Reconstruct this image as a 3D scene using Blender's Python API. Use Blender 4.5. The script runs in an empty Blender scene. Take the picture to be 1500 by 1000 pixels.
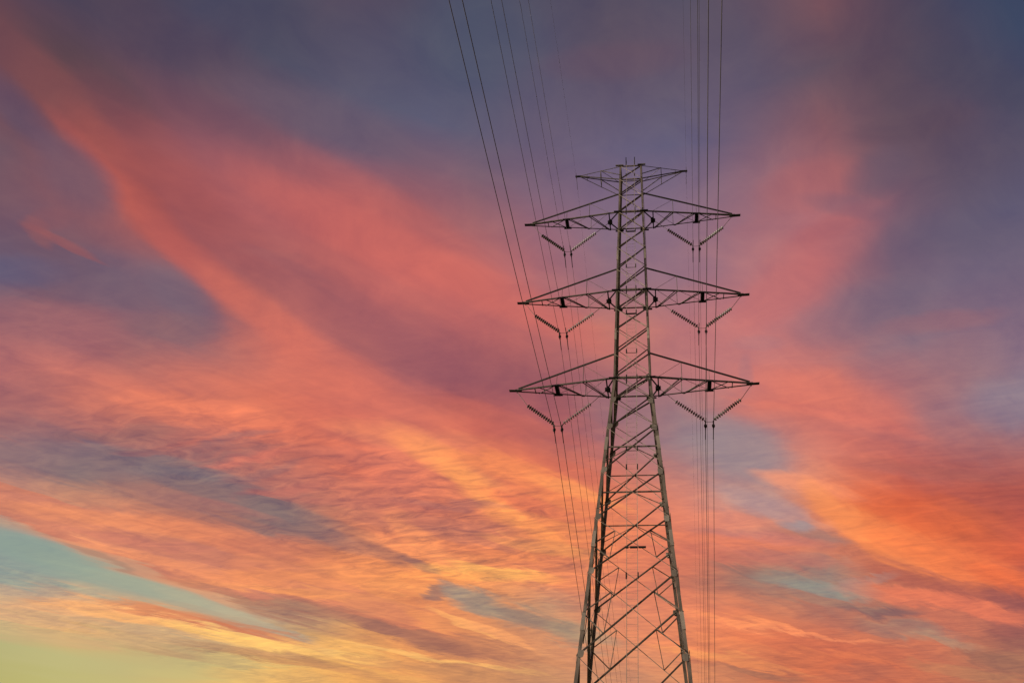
import bpy, bmesh, math, random
from mathutils import Vector, Matrix, Euler
random.seed(4)
scene = bpy.context.scene
COL = scene.collection
R = math.radians

# ------------------------------------------------------------------ camera
PITCH, YAW, ROLL = R(36.972), R(-5.622), R(1.41)
CAM = Vector((1.842, -42.731, 1.6))
fwd = Vector((math.sin(YAW) * math.cos(PITCH), math.cos(YAW) * math.cos(PITCH), math.sin(PITCH)))
rgt = Vector((math.cos(YAW), -math.sin(YAW), 0))
upv = rgt.cross(fwd)
r2 = rgt * math.cos(ROLL) + upv * math.sin(ROLL)
u2 = -rgt * math.sin(ROLL) + upv * math.cos(ROLL)
cd = bpy.data.cameras.new("camera")
cam = bpy.data.objects.new("camera", cd)
COL.objects.link(cam)
cam.matrix_world = Matrix(((r2.x, u2.x, -fwd.x, CAM.x), (r2.y, u2.y, -fwd.y, CAM.y), (r2.z, u2.z, -fwd.z, CAM.z), (0, 0, 0, 1)))
cd.sensor_width = 36.0
cd.lens = 36.0 * 1183.2 / 1500.0
cd.shift_x = -124.46 / 1500.0
cd.clip_start, cd.clip_end = 0.1, 20000
scene.camera = cam
vs = scene.view_settings
vs.view_transform, vs.look, vs.exposure, vs.gamma = 'Standard', 'None', 0.0, 1.0
vs.use_curve_mapping = False
scene.cycles.use_adaptive_sampling = True
scene.cycles.adaptive_min_samples = 12
scene.cycles.adaptive_threshold = 0.012

# ------------------------------------------------------------------ sun, low on the left
SUN_AZ, SUN_EL = R(-102), R(10)      # azimuth from +Y towards +X
sd = bpy.data.lights.new("sun", 'SUN')
sun = bpy.data.objects.new("sun", sd)
COL.objects.link(sun)
sdir = Vector((math.sin(SUN_AZ) * math.cos(SUN_EL), math.cos(SUN_AZ) * math.cos(SUN_EL), math.sin(SUN_EL)))
sun.rotation_euler = sdir.to_track_quat('Z', 'Y').to_euler()
sd.energy, sd.angle, sd.color = 5.0, R(0.5), (1.0, 0.86, 0.70)

# ------------------------------------------------------------------ world: afterglow sky with lit high cloud
SKY_AZ = (-57.00, 37.00)
SKY_ROWS = [
    (9.0, [(181,180,122),(184,179,115),(186,178,110),(186,178,110),(186,178,110),(186,178,110),(191,182,115),(200,188,122),(211,192,124),(227,194,120),(242,185,107),(237,172,99),(232,163,98),(217,152,99),(198,142,101),(192,140,104),(195,140,108),(201,139,106),(203,134,100),(185,121,92),(214,119,83),(207,112,81),(194,110,84),(192,116,88),(170,110,90),(170,110,90),(170,110,90),(170,110,90),(170,110,90),(170,110,90)]),
    (10.9, [(212,172,133),(206,175,128),(186,179,125),(182,179,120),(184,179,115),(186,178,111),(193,184,117),(201,189,123),(214,193,124),(230,192,118),(241,183,106),(236,170,98),(231,162,98),(215,151,99),(198,142,101),(192,140,104),(195,140,108),(201,139,106),(204,135,100),(186,121,93),(211,119,84),(209,112,81),(194,109,84),(196,117,88),(172,110,90),(170,110,90),(170,110,90),(170,110,90),(170,110,90),(170,110,90)]),
    (12.8, [(164,164,147),(188,170,142),(207,171,135),(216,173,129),(199,176,127),(185,179,125),(191,183,126),(195,179,124),(209,183,121),(231,189,115),(240,181,105),(236,169,98),(231,162,98),(213,150,99),(198,141,101),(192,140,104),(195,140,108),(201,139,107),(204,135,100),(187,122,93),(209,119,84),(212,113,81),(193,108,83),(198,118,88),(176,112,90),(170,110,90),(168,110,90),(164,110,91),(159,110,91),(153,110,92)]),
    (14.7, [(194,164,139),(148,158,149),(164,164,147),(184,170,144),(200,171,138),(216,171,130),(228,169,115),(210,160,116),(192,161,121),(224,178,113),(246,187,107),(243,176,101),(235,160,96),(219,147,97),(207,141,99),(200,140,103),(203,140,107),(209,140,105),(213,136,99),(202,125,92),(215,120,84),(219,115,81),(207,111,82),(195,113,88),(167,111,91),(153,110,92),(152,107,91),(152,102,89),(152,97,88),(153,92,86)]),
    (16.6, [(198,132,115),(211,159,130),(185,163,141),(148,158,149),(160,163,148),(173,165,143),(179,166,140),(204,159,125),(198,163,132),(191,166,136),(195,152,114),(208,144,99),(224,143,95),(226,144,95),(217,142,99),(208,141,104),(218,141,105),(227,140,102),(233,138,96),(231,131,89),(221,121,85),(207,113,85),(195,117,92),(206,119,94),(184,109,91),(152,93,86),(154,92,86),(156,91,85),(158,90,84),(171,91,81)]),
    (18.5, [(144,112,118),(182,124,114),(202,142,120),(212,163,132),(186,163,140),(189,145,122),(200,139,114),(209,145,115),(233,147,103),(244,154,100),(232,152,101),(224,143,95),(227,139,94),(232,147,97),(215,147,104),(189,141,113),(213,137,105),(224,134,101),(225,132,99),(218,127,95),(194,119,95),(172,114,100),(173,114,98),(195,112,92),(181,101,86),(159,90,84),(171,92,81),(189,94,76),(210,97,71),(208,95,70)]),
    (20.4, [(165,104,104),(150,109,114),(162,117,116),(192,127,112),(203,144,121),(224,147,109),(227,138,102),(212,128,100),(212,127,99),(208,125,98),(226,136,95),(238,145,94),(242,149,93),(241,153,94),(236,148,97),(226,136,100),(225,133,99),(218,127,97),(203,118,95),(162,114,101),(151,122,112),(159,131,119),(197,117,92),(212,114,81),(215,109,76),(212,97,70),(213,96,69),(196,91,73),(178,86,76),(172,86,79)]),
    (22.3, [(181,110,108),(170,106,105),(157,107,109),(145,112,117),(161,118,115),(144,117,114),(167,122,110),(171,117,104),(151,111,105),(150,113,107),(188,118,97),(216,129,96),(231,138,96),(216,126,91),(225,132,90),(234,138,90),(230,134,94),(222,126,95),(212,118,94),(211,122,99),(202,122,102),(183,117,101),(227,126,84),(233,118,73),(213,104,71),(183,88,75),(170,84,78),(173,87,80),(175,89,81),(171,94,89)]),
    (24.2, [(167,105,108),(178,109,108),(175,108,106),(164,104,104),(158,109,110),(141,107,112),(143,108,110),(137,111,112),(147,109,108),(158,110,105),(182,114,99),(195,116,97),(207,119,95),(207,121,95),(225,132,92),(239,141,90),(236,135,93),(230,131,97),(221,129,104),(207,135,120),(205,138,120),(228,136,96),(225,114,74),(208,97,68),(188,92,76),(176,89,80),(176,90,82),(170,95,91),(162,101,102),(154,109,116)]),
    (26.1, [(135,99,111),(162,104,109),(176,108,108),(180,109,108),(191,112,103),(197,115,101),(183,112,102),(173,105,100),(190,113,100),(196,113,98),(214,117,95),(214,119,99),(220,124,97),(229,131,95),(234,132,91),(238,134,89),(230,129,93),(220,128,101),(209,129,112),(185,136,130),(187,140,132),(229,143,110),(216,119,93),(192,97,84),(179,97,90),(170,99,97),(160,102,105),(153,110,117),(146,119,131),(140,124,140)]),
    (28.0, [(105,92,114),(132,98,111),(156,103,109),(173,107,108),(195,115,107),(208,118,102),(219,122,100),(223,123,99),(214,116,95),(216,116,94),(216,115,94),(229,128,101),(226,126,99),(225,124,93),(224,121,91),(220,118,91),(206,116,98),(193,119,108),(180,124,120),(165,130,132),(170,133,133),(207,129,114),(204,115,102),(194,107,99),(178,109,107),(159,113,119),(144,121,134),(140,124,140),(140,120,136),(139,115,132)]),
    (29.9, [(109,88,107),(104,92,114),(127,97,112),(149,101,108),(162,103,108),(173,109,106),(201,116,103),(214,119,100),(213,115,95),(215,114,96),(214,114,97),(214,117,99),(212,115,96),(201,105,92),(196,104,94),(185,104,98),(170,107,109),(160,115,120),(153,125,131),(160,127,132),(176,126,125),(201,119,109),(209,116,104),(204,115,106),(173,118,120),(150,119,130),(140,120,136),(140,116,132),(137,112,130),(134,108,128)]),
    (31.8, [(115,85,100),(110,88,107),(105,91,113),(126,94,107),(140,98,107),(141,101,109),(150,103,108),(190,112,103),(211,116,100),(209,113,98),(200,109,99),(187,104,99),(186,100,95),(188,98,91),(197,103,95),(188,106,102),(161,107,112),(154,113,120),(155,120,126),(182,120,118),(209,120,108),(218,121,105),(214,120,105),(191,115,112),(165,113,118),(148,112,123),(138,112,129),(135,109,128),(130,106,126),(123,103,124)]),
    (33.7, [(113,84,98),(115,85,100),(112,88,105),(118,90,103),(122,95,108),(136,99,108),(152,100,105),(179,106,102),(198,109,100),(185,104,100),(180,102,100),(168,98,103),(164,95,101),(164,93,97),(167,95,97),(169,100,102),(168,108,111),(169,114,116),(174,118,120),(186,119,118),(195,120,117),(208,120,110),(200,117,109),(164,112,118),(146,109,121),(142,108,122),(132,106,125),(125,104,124),(119,101,122),(113,97,119)]),
    (34.5, [(112,84,98),(115,84,98),(115,87,103),(120,90,103),(121,94,108),(136,98,108),(155,100,103),(179,105,101),(192,107,100),(173,100,100),(172,99,100),(167,97,102),(167,95,100),(164,93,98),(160,93,98),(162,97,102),(172,108,109),(178,114,114),(183,118,118),(188,119,119),(194,121,119),(200,120,114),(186,116,114),(151,111,121),(135,108,123),(137,106,122),(128,104,124),(121,101,123),(115,99,120),(109,96,118)]),
    (37.7, [(111,82,95),(110,84,98),(128,86,96),(144,90,96),(162,91,91),(156,93,97),(163,96,98),(167,98,98),(178,100,98),(180,100,99),(184,101,100),(184,102,100),(185,101,100),(185,102,101),(186,104,102),(190,110,105),(198,120,109),(194,121,113),(185,116,117),(190,118,119),(199,122,120),(186,117,119),(173,112,117),(143,106,118),(121,101,119),(117,100,121),(111,97,120),(107,95,118),(103,93,117),(99,91,116)]),
    (40.9, [(121,77,84),(121,79,85),(145,81,82),(148,83,86),(156,86,89),(156,88,93),(169,94,97),(176,98,99),(182,99,98),(187,101,98),(194,104,100),(201,107,101),(204,110,103),(193,109,107),(179,109,112),(165,110,117),(152,112,122),(151,113,124),(155,113,124),(165,114,124),(176,116,122),(180,113,117),(184,108,111),(151,102,112),(116,94,113),(109,92,113),(100,90,113),(97,90,114),(94,88,113),(92,85,108)]),
    (44.1, [(101,71,81),(100,72,78),(107,75,84),(119,78,89),(131,84,95),(136,87,98),(144,90,99),(156,95,101),(173,98,101),(178,98,99),(172,98,100),(166,100,104),(162,102,107),(158,104,112),(153,105,118),(144,106,122),(133,107,126),(134,108,127),(140,109,127),(150,111,125),(162,113,123),(170,112,119),(176,109,115),(158,102,111),(126,91,107),(108,86,104),(97,83,102),(93,82,102),(89,81,102),(84,79,100)]),
    (47.3, [(76,68,87),(79,68,86),(86,70,87),(90,75,92),(101,80,95),(106,82,98),(109,85,101),(109,89,107),(113,93,111),(119,94,111),(123,94,110),(126,95,111),(125,97,112),(126,98,116),(126,100,120),(126,101,122),(124,102,125),(125,104,126),(126,105,127),(133,106,125),(143,106,121),(150,105,117),(156,102,111),(150,97,105),(124,89,100),(105,83,97),(97,79,94),(89,76,95),(78,75,97),(69,73,98)]),
    (50.5, [(75,67,87),(79,66,84),(75,68,88),(74,71,93),(80,75,95),(81,79,98),(84,82,102),(89,85,106),(91,88,110),(90,89,112),(91,90,115),(95,92,115),(100,93,115),(104,93,115),(107,93,115),(106,94,118),(105,95,120),(104,96,122),(102,96,122),(104,95,121),(111,94,116),(119,93,111),(127,92,105),(133,91,99),(113,84,96),(96,77,91),(88,74,91),(80,72,92),(70,71,95),(60,70,97)]),
    (53.7, [(79,66,84),(75,68,88),(70,69,93),(70,71,94),(73,73,94),(77,74,94),(82,76,96),(84,79,100),(85,81,103),(86,83,105),(85,85,107),(85,87,109),(88,88,110),(92,87,109),(95,87,109),(97,87,108),(98,87,108),(99,88,109),(100,90,110),(101,90,110),(100,88,109),(97,86,107),(99,85,103),(98,82,98),(98,79,93),(92,74,90),(84,71,89),(75,70,91),(65,68,94),(59,68,95)]),
    (56.9, [(75,68,88),(70,69,93),(70,71,94),(72,73,94),(75,74,94),(80,73,93),(84,72,92),(83,73,93),(82,75,95),(82,78,98),(80,80,101),(79,82,103),(81,82,103),(83,82,103),(86,81,102),(90,81,100),(94,81,98),(96,82,99),(98,84,101),(98,86,103),(95,84,102),(93,82,101),(98,81,98),(107,81,94),(113,79,90),(101,75,89),(87,71,88),(78,69,90),(70,68,93),(64,68,94)]),
    (60.1, [(69,70,94),(70,71,94),(72,73,94),(75,74,94),(79,73,93),(83,72,92),(83,73,93),(83,75,95),(82,76,96),(80,78,98),(78,79,99),(76,80,100),(78,78,98),(79,77,97),(81,76,96),(83,77,96),(86,78,96),(87,79,97),(87,81,99),(88,82,100),(91,81,98),(94,80,97),(99,80,95),(107,80,93),(115,80,91),(109,77,89),(96,74,89),(84,70,88),(76,69,91),(69,68,93)]),
]
SKY_CLOUDS = [  # azimuth, elevation, tilt, half length, half width (degrees), colour, cover
    (-55.52, 42.81, -27.6, 5.61, 1.89, (124, 77, 80), 0.4, 0.02),
    (-51.63, 41.55, -27.9, 4.97, 1.96, (140, 82, 82), 0.45, 0.02),
    (-48.53, 39.87, -25.8, 4.65, 0.79, (172, 90, 88), 0.45, 0.02),
    (-47.46, 40.16, -28.3, 4.75, 1.7, (172, 88, 82), 0.45, 0.02),
    (-43.81, 38.25, -25.5, 5.23, 1.41, (186, 93, 84), 0.65, 0.02),
    (-39.19, 36.72, -24.1, 5.23, 1.46, (188, 96, 90), 0.75, 0.02),
    (-34.02, 35.03, -21.9, 5.82, 1.64, (210, 112, 97), 0.7, 0.02),
    (-27.79, 33.24, -15.1, 7.71, 1.71, (216, 116, 100), 0.5, 0.02),
    (-43.28, 40.58, -28.0, 5.56, 2.67, (158, 82, 82), 0.55, 0.02),
    (-38.22, 39.16, -25.7, 6.46, 2.47, (164, 88, 90), 0.5, 0.02),
    (-54.04, 40.19, -23.1, 3.54, 1.38, (94, 80, 102), 0.6, 0.02),
    (-49.21, 38.61, -24.0, 3.57, 1.89, (114, 88, 104), 0.7, 0.02),
    (-49.38, 32.15, 25.0, 3.23, 1.25, (96, 92, 120), 0.6, 0.02),
    (-43.21, 33.86, 10.9, 5.75, 2.41, (114, 94, 112), 0.65, 0.02),
    (-39.25, 34.13, -27.0, 3.51, 1.67, (118, 98, 114), 0.7, 0.02),
    (-52.78, 44.54, -4.4, 5.56, 1.25, (84, 68, 80), 0.35, 0.02),
    (-48.69, 48.04, 25.5, 6.15, 2.29, (80, 68, 88), 0.4, 0.02),
    (-49.35, 43.46, -12.1, 3.46, 1.39, (118, 74, 82), 0.35, 0.02),
    (-49.24, 34.87, -37.8, 1.28, 0.67, (150, 92, 94), 0.6, 0.02),
    (-47.43, 34.84, -3.4, 2.73, 0.35, (156, 92, 94), 0.65, 0.02),
    (-49.23, 35.61, -46.9, 0.88, 1.51, (140, 88, 96), 0.4, 0.02),
    (-45.87, 30.33, 21.2, 6.8, 1.52, (166, 104, 108), 0.4, 0.02),
    (-39.16, 32.32, 15.5, 3.86, 0.99, (134, 100, 108), 0.5, 0.02),
    (-34.19, 42.8, 2.6, 9.02, 2.92, (182, 98, 98), 0.5, 0.02),
    (-26.67, 44.22, -14.7, 8.97, 1.88, (186, 100, 98), 0.4, 0.02),
    (-38.9, 43.89, 9.7, 6.86, 1.57, (146, 90, 100), 0.4, 0.02),
    (-33.55, 48.17, 2.1, 7.2, 1.92, (104, 90, 108), 0.4, 0.02),
    (-33.0, 38.63, -4.2, 3.66, 0.46, (156, 92, 98), 0.6, 0.02),
    (-34.23, 38.9, 15.0, 2.71, 0.32, (166, 98, 98), 0.4, 0.02),
    (-30.78, 38.02, -19.4, 3.77, 0.39, (160, 92, 96), 0.5, 0.02),
    (-26.47, 36.14, -21.2, 9.78, 2.66, (156, 92, 98), 0.6, 0.02),
    (-15.7, 34.17, -19.0, 9.66, 2.9, (154, 90, 98), 0.65, 0.02),
    (-21.19, 35.64, -17.9, 8.08, 2.04, (158, 92, 100), 0.4, 0.02),
    (-25.78, 41.55, -12.9, 12.98, 2.16, (208, 106, 98), 0.5, 0.02),
    (-14.1, 39.4, -20.4, 10.38, 1.81, (210, 110, 100), 0.5, 0.02),
    (-26.32, 31.89, -12.1, 10.36, 1.05, (218, 116, 98), 0.35, 0.02),
    (-10.38, 33.16, -16.0, 4.19, 1.53, (152, 90, 98), 0.4, 0.02),
    (-11.31, 30.93, -11.6, 7.65, 0.69, (196, 104, 94), 0.4, 0.02),
    (-13.53, 30.87, -8.5, 8.29, 0.55, (182, 98, 92), 0.5, 0.02),
    (-20.83, 29.02, -1.2, 6.64, 1.07, (250, 146, 104), 0.6, 0.02),
    (-16.86, 27.62, -23.0, 5.45, 1.2, (255, 158, 98), 0.7, 0.02),
    (-14.51, 25.97, -35.8, 4.78, 1.19, (255, 160, 94), 0.6, 0.02),
    (-10.96, 27.3, -13.9, 7.59, 0.88, (254, 148, 92), 0.7, 0.02),
    (-6.63, 26.32, -13.9, 4.83, 0.61, (255, 158, 96), 0.6, 0.02),
    (-11.32, 25.5, -15.8, 4.11, 0.6, (238, 124, 88), 0.5, 0.02),
    (-9.2, 25.15, -16.7, 4.8, 0.54, (214, 116, 90), 0.5, 0.02),
    (-7.23, 27.8, -15.6, 4.16, 0.82, (206, 108, 90), 0.6, 0.02),
    (-9.6, 23.52, -26.2, 5.44, 0.66, (255, 160, 92), 0.4, 0.02),
    (-43.27, 23.31, 18.7, 4.29, 1.03, (144, 112, 118), 0.4, 0.02),
    (-39.33, 23.41, 10.8, 9.33, 1.41, (128, 112, 118), 0.5, 0.02),
    (-32.97, 23.58, -4.7, 7.61, 1.44, (124, 108, 113), 0.5, 0.02),
    (-27.13, 22.36, -2.3, 4.31, 1.48, (124, 112, 113), 0.5, 0.02),
    (-31.45, 25.85, 22.1, 3.51, 0.45, (206, 112, 100), 0.55, 0.02),
    (-34.31, 26.09, 19.5, 3.96, 0.38, (210, 116, 98), 0.5, 0.02),
    (-28.17, 24.39, 21.8, 3.6, 0.51, (196, 110, 100), 0.5, 0.02),
    (-34.27, 22.3, 0.4, 5.09, 0.53, (164, 114, 110), 0.5, 0.02),
    (-30.8, 22.45, -2.9, 3.57, 0.42, (170, 110, 104), 0.45, 0.02),
    (-36.97, 24.89, 22.8, 2.69, 0.31, (176, 108, 104), 0.5, 0.02),
    (-24.61, 21.64, -9.3, 3.8, 0.74, (140, 108, 106), 0.5, 0.02),
    (-21.27, 21.55, -23.8, 3.28, 0.74, (140, 100, 96), 0.6, 0.02),
    (-18.14, 20.82, -21.1, 2.25, 0.5, (126, 96, 98), 0.75, 0.02),
    (-39.68, 25.24, 21.2, 4.14, 0.54, (150, 104, 102), 0.5, 0.02),
    (-35.45, 25.5, 19.9, 4.98, 0.43, (138, 100, 104), 0.5, 0.02),
    (-32.79, 25.69, 25.1, 4.58, 0.38, (140, 102, 104), 0.4, 0.02),
    (-35.04, 28.06, 12.0, 6.28, 1.38, (238, 132, 100), 0.5, 0.02),
    (-45.65, 25.87, 21.9, 2.8, 1.14, (160, 102, 104), 0.4, 0.02),
    (-27.91, 25.12, 3.0, 5.55, 1.02, (190, 112, 100), 0.4, 0.02),
    (-24.36, 28.48, 2.4, 3.87, 0.79, (184, 106, 98), 0.4, 0.02),
    (-25.05, 27.21, 4.4, 4.46, 0.65, (178, 104, 98), 0.4, 0.02),
    (-35.13, 16.73, -7.8, 12.05, 1.15, (172, 168, 144), 0.6, 0.4),
    (-41.96, 17.1, 2.5, 4.27, 1.58, (142, 158, 150), 0.8, 0.02),
    (-35.51, 19.4, -7.1, 13.89, 1.27, (206, 128, 104), 0.95, 0.75),
    (-24.25, 18.32, -12.0, 7.12, 1.34, (210, 128, 98), 0.7, 0.6),
    (-41.97, 20.42, 9.1, 5.79, 0.5, (206, 130, 110), 0.5, 0.02),
    (-36.96, 20.56, 5.9, 8.48, 0.81, (246, 152, 104), 0.6, 0.02),
    (-31.22, 20.99, 0.8, 6.98, 0.72, (228, 130, 96), 0.4, 0.02),
    (-36.19, 19.58, 5.1, 5.86, 0.34, (204, 124, 106), 0.5, 0.02),
    (-38.57, 18.66, 2.3, 4.61, 0.33, (238, 156, 114), 0.5, 0.02),
    (-34.75, 18.98, 1.1, 6.02, 0.34, (198, 126, 108), 0.4, 0.02),
    (-31.73, 18.59, -1.0, 9.13, 0.58, (244, 152, 104), 0.5, 0.02),
    (-27.31, 18.17, 1.4, 7.14, 0.42, (252, 160, 100), 0.6, 0.02),
    (-42.27, 17.79, -3.5, 3.89, 1.15, (142, 158, 150), 0.9, 0.02),
    (-40.33, 17.47, -5.2, 4.54, 1.05, (144, 160, 148), 0.9, 0.02),
    (-37.22, 17.16, -5.1, 5.29, 0.86, (152, 164, 148), 0.9, 0.02),
    (-34.02, 16.93, -4.0, 4.96, 0.72, (164, 168, 146), 0.85, 0.02),
    (-30.67, 16.6, -7.0, 4.62, 0.56, (180, 174, 146), 0.85, 0.02),
    (-27.16, 16.04, -12.7, 4.22, 0.45, (192, 176, 144), 0.8, 0.02),
    (-24.46, 15.56, -14.3, 3.08, 0.28, (190, 164, 134), 0.7, 0.02),
    (-29.28, 16.12, -3.6, 5.22, 0.45, (186, 162, 134), 0.6, 0.02),
    (-37.61, 18.15, -8.6, 3.22, 0.16, (158, 128, 112), 0.5, 0.02),
    (-30.16, 17.62, -6.8, 4.68, 0.28, (184, 124, 100), 0.6, 0.02),
    (-27.03, 17.13, -7.7, 3.62, 0.35, (172, 124, 102), 0.6, 0.02),
    (-40.33, 15.75, 7.7, 4.26, 0.53, (196, 166, 140), 0.5, 0.02),
    (-37.71, 15.52, 5.6, 3.99, 0.65, (240, 170, 118), 0.6, 0.02),
    (-35.09, 15.57, 3.8, 6.28, 0.61, (248, 176, 116), 0.85, 0.02),
    (-39.6, 14.85, 9.1, 4.25, 0.48, (232, 176, 128), 0.6, 0.02),
    (-31.23, 15.8, -2.3, 6.19, 0.33, (212, 126, 90), 0.8, 0.02),
    (-27.48, 15.68, -5.2, 5.32, 0.4, (210, 122, 86), 0.7, 0.02),
    (-31.88, 15.3, -1.3, 7.21, 0.44, (252, 182, 114), 0.85, 0.02),
    (-27.73, 15.09, -4.3, 6.44, 0.45, (255, 198, 114), 0.9, 0.02),
    (-23.01, 14.94, -4.6, 5.5, 0.4, (255, 196, 112), 0.8, 0.02),
    (-35.95, 14.8, 2.6, 6.17, 0.43, (200, 172, 134), 0.5, 0.02),
    (-30.42, 14.49, -1.0, 5.04, 0.33, (192, 150, 110), 0.5, 0.02),
    (-25.02, 14.37, -6.1, 4.8, 0.34, (188, 136, 98), 0.5, 0.02),
    (-28.14, 13.62, 1.1, 5.11, 0.28, (200, 180, 120), 0.4, 0.02),
    (-23.21, 13.91, -5.7, 4.85, 0.45, (206, 146, 96), 0.7, 0.02),
    (-19.27, 13.78, -4.7, 5.59, 0.46, (236, 172, 100), 0.5, 0.02),
    (-33.85, 13.13, 5.3, 8.27, 1.08, (196, 186, 128), 0.5, 0.02),
    (-33.26, 14.74, 0.8, 5.92, 0.55, (206, 168, 126), 0.5, 0.02),
    (-37.09, 13.93, 5.6, 5.93, 0.43, (206, 172, 128), 0.45, 0.02),
    (-32.21, 13.93, 0.2, 2.71, 0.33, (188, 146, 110), 0.6, 0.02),
    (-28.77, 14.4, -2.4, 4.01, 0.44, (184, 138, 102), 0.6, 0.02),
    (-25.37, 14.09, -5.2, 4.76, 0.45, (190, 138, 98), 0.6, 0.02),
    (-28.96, 13.67, -0.7, 3.39, 0.28, (204, 170, 118), 0.5, 0.02),
    (-26.72, 14.45, -4.8, 2.36, 0.22, (226, 170, 114), 0.5, 0.02),
    (-29.92, 12.9, 4.2, 4.92, 0.44, (206, 188, 124), 0.5, 0.02),
    (-25.94, 13.08, 0.4, 5.22, 0.45, (226, 176, 110), 0.5, 0.02),
    (-38.11, 14.69, 7.4, 3.9, 0.54, (222, 172, 126), 0.5, 0.02),
    (-20.99, 13.64, -4.4, 6.14, 0.4, (214, 150, 98), 0.5, 0.02),
    (6.17, 14.64, -9.3, 7.42, 0.48, (196, 116, 88), 0.5, 0.02),
    (2.18, 15.96, -6.5, 4.49, 0.37, (248, 160, 96), 0.5, 0.02),
    (11.59, 15.43, -11.2, 4.75, 0.36, (240, 132, 88), 0.4, 0.02),
    (-32.72, 26.83, 27.7, 3.47, 0.32, (150, 104, 106), 0.5, 0.02),
    (-30.27, 25.11, 27.7, 3.53, 0.38, (150, 108, 108), 0.45, 0.02),
    (-35.32, 24.0, 12.4, 4.97, 0.49, (128, 112, 118), 0.4, 0.02),
    (-27.6, 24.05, 2.5, 3.69, 0.44, (190, 112, 100), 0.5, 0.02),
    (-25.79, 19.1, 5.2, 7.25, 0.61, (248, 152, 96), 0.5, 0.02),
    (-23.79, 18.29, 2.3, 6.76, 0.36, (250, 160, 98), 0.5, 0.02),
    (-25.69, 17.01, -1.4, 4.22, 0.53, (172, 124, 104), 0.6, 0.02),
    (-22.16, 17.05, -7.1, 5.64, 0.71, (168, 116, 98), 0.8, 0.02),
    (-17.96, 16.44, -9.3, 5.77, 0.72, (160, 108, 94), 0.8, 0.02),
    (-13.74, 16.02, -9.5, 5.85, 0.6, (172, 112, 92), 0.7, 0.02),
    (-9.5, 15.52, -8.8, 6.52, 0.48, (196, 130, 96), 0.5, 0.02),
    (-20.13, 18.27, -1.8, 6.99, 0.37, (196, 122, 96), 0.4, 0.02),
    (-18.45, 19.3, -0.2, 3.87, 0.31, (246, 160, 98), 0.4, 0.02),
    (-16.44, 19.21, 14.8, 1.41, 0.45, (128, 106, 106), 0.7, 0.02),
    (-15.23, 19.48, -14.5, 1.59, 0.56, (140, 122, 118), 0.7, 0.02),
    (-13.61, 18.81, -17.0, 3.05, 0.87, (164, 144, 126), 0.85, 0.02),
    (-11.39, 18.25, -13.9, 3.44, 0.87, (160, 138, 120), 0.8, 0.02),
    (-8.7, 17.55, -16.6, 3.96, 0.75, (152, 124, 110), 0.7, 0.02),
    (-6.28, 16.98, -12.6, 3.29, 0.87, (166, 148, 122), 0.6, 0.02),
    (-16.9, 21.56, -9.0, 7.29, 0.64, (240, 148, 100), 0.5, 0.02),
    (-13.11, 20.78, 0.2, 6.0, 0.71, (255, 180, 100), 0.8, 0.02),
    (-16.68, 20.11, 8.2, 5.2, 0.38, (254, 160, 94), 0.6, 0.02),
    (-13.89, 17.2, -21.6, 3.93, 0.3, (255, 176, 106), 0.8, 0.02),
    (-11.96, 16.84, -17.5, 3.93, 0.37, (252, 168, 108), 0.7, 0.02),
    (-18.98, 17.02, -6.1, 5.11, 0.3, (226, 130, 94), 0.4, 0.02),
    (-19.54, 15.18, -3.5, 8.77, 0.29, (255, 188, 106), 0.7, 0.02),
    (-15.91, 15.05, -4.4, 8.94, 0.3, (255, 190, 112), 0.7, 0.02),
    (-17.61, 14.39, -4.1, 8.82, 0.35, (206, 144, 98), 0.6, 0.02),
    (-11.72, 14.46, -2.7, 5.8, 0.47, (180, 130, 98), 0.4, 0.02),
    (-17.24, 23.65, 0.2, 7.31, 0.65, (176, 108, 98), 0.5, 0.02),
    (-14.13, 23.01, -3.1, 8.07, 0.65, (170, 108, 98), 0.5, 0.02),
    (-9.47, 21.7, 5.7, 6.07, 0.46, (206, 118, 92), 0.4, 0.02),
    (-20.93, 24.6, 3.9, 5.86, 0.65, (196, 112, 100), 0.4, 0.02),
    (-16.46, 25.1, 1.1, 5.36, 0.4, (170, 108, 102), 0.5, 0.02),
    (-18.03, 22.44, -32.4, 4.01, 0.89, (248, 152, 100), 0.5, 0.02),
    (-9.03, 22.63, -8.9, 5.43, 0.52, (252, 162, 96), 0.5, 0.02),
    (-7.4, 20.44, -5.7, 4.04, 0.64, (240, 142, 92), 0.4, 0.02),
    (5.54, 29.28, -19.3, 4.71, 2.46, (146, 132, 140), 0.65, 0.02),
    (7.91, 25.18, -22.7, 5.19, 1.07, (178, 148, 148), 0.6, 0.02),
    (9.41, 23.8, -9.8, 1.54, 0.59, (148, 150, 154), 0.6, 0.02),
    (11.65, 23.74, -15.9, 1.89, 0.33, (214, 140, 116), 0.5, 0.02),
    (11.26, 22.89, -13.4, 2.52, 0.58, (158, 120, 114), 0.7, 0.02),
    (11.03, 24.38, -26.2, 0.88, 0.4, (196, 116, 98), 0.6, 0.02),
    (10.62, 26.42, -20.3, 4.49, 0.67, (246, 152, 114), 0.7, 0.02),
    (12.38, 24.57, -50.3, 3.41, 1.19, (250, 152, 96), 0.7, 0.02),
    (15.19, 22.42, -35.4, 7.12, 1.68, (250, 142, 84), 0.6, 0.02),
    (19.62, 20.39, -29.6, 6.64, 1.49, (248, 128, 78), 0.7, 0.02),
    (22.54, 18.85, -30.6, 3.13, 1.08, (240, 112, 70), 0.6, 0.02),
    (17.72, 23.42, -29.7, 7.59, 1.28, (214, 98, 64), 0.4, 0.02),
    (19.9, 24.72, -22.8, 6.93, 0.63, (182, 92, 82), 0.35, 0.02),
    (16.59, 26.54, -19.4, 6.09, 0.52, (196, 108, 98), 0.35, 0.02),
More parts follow.
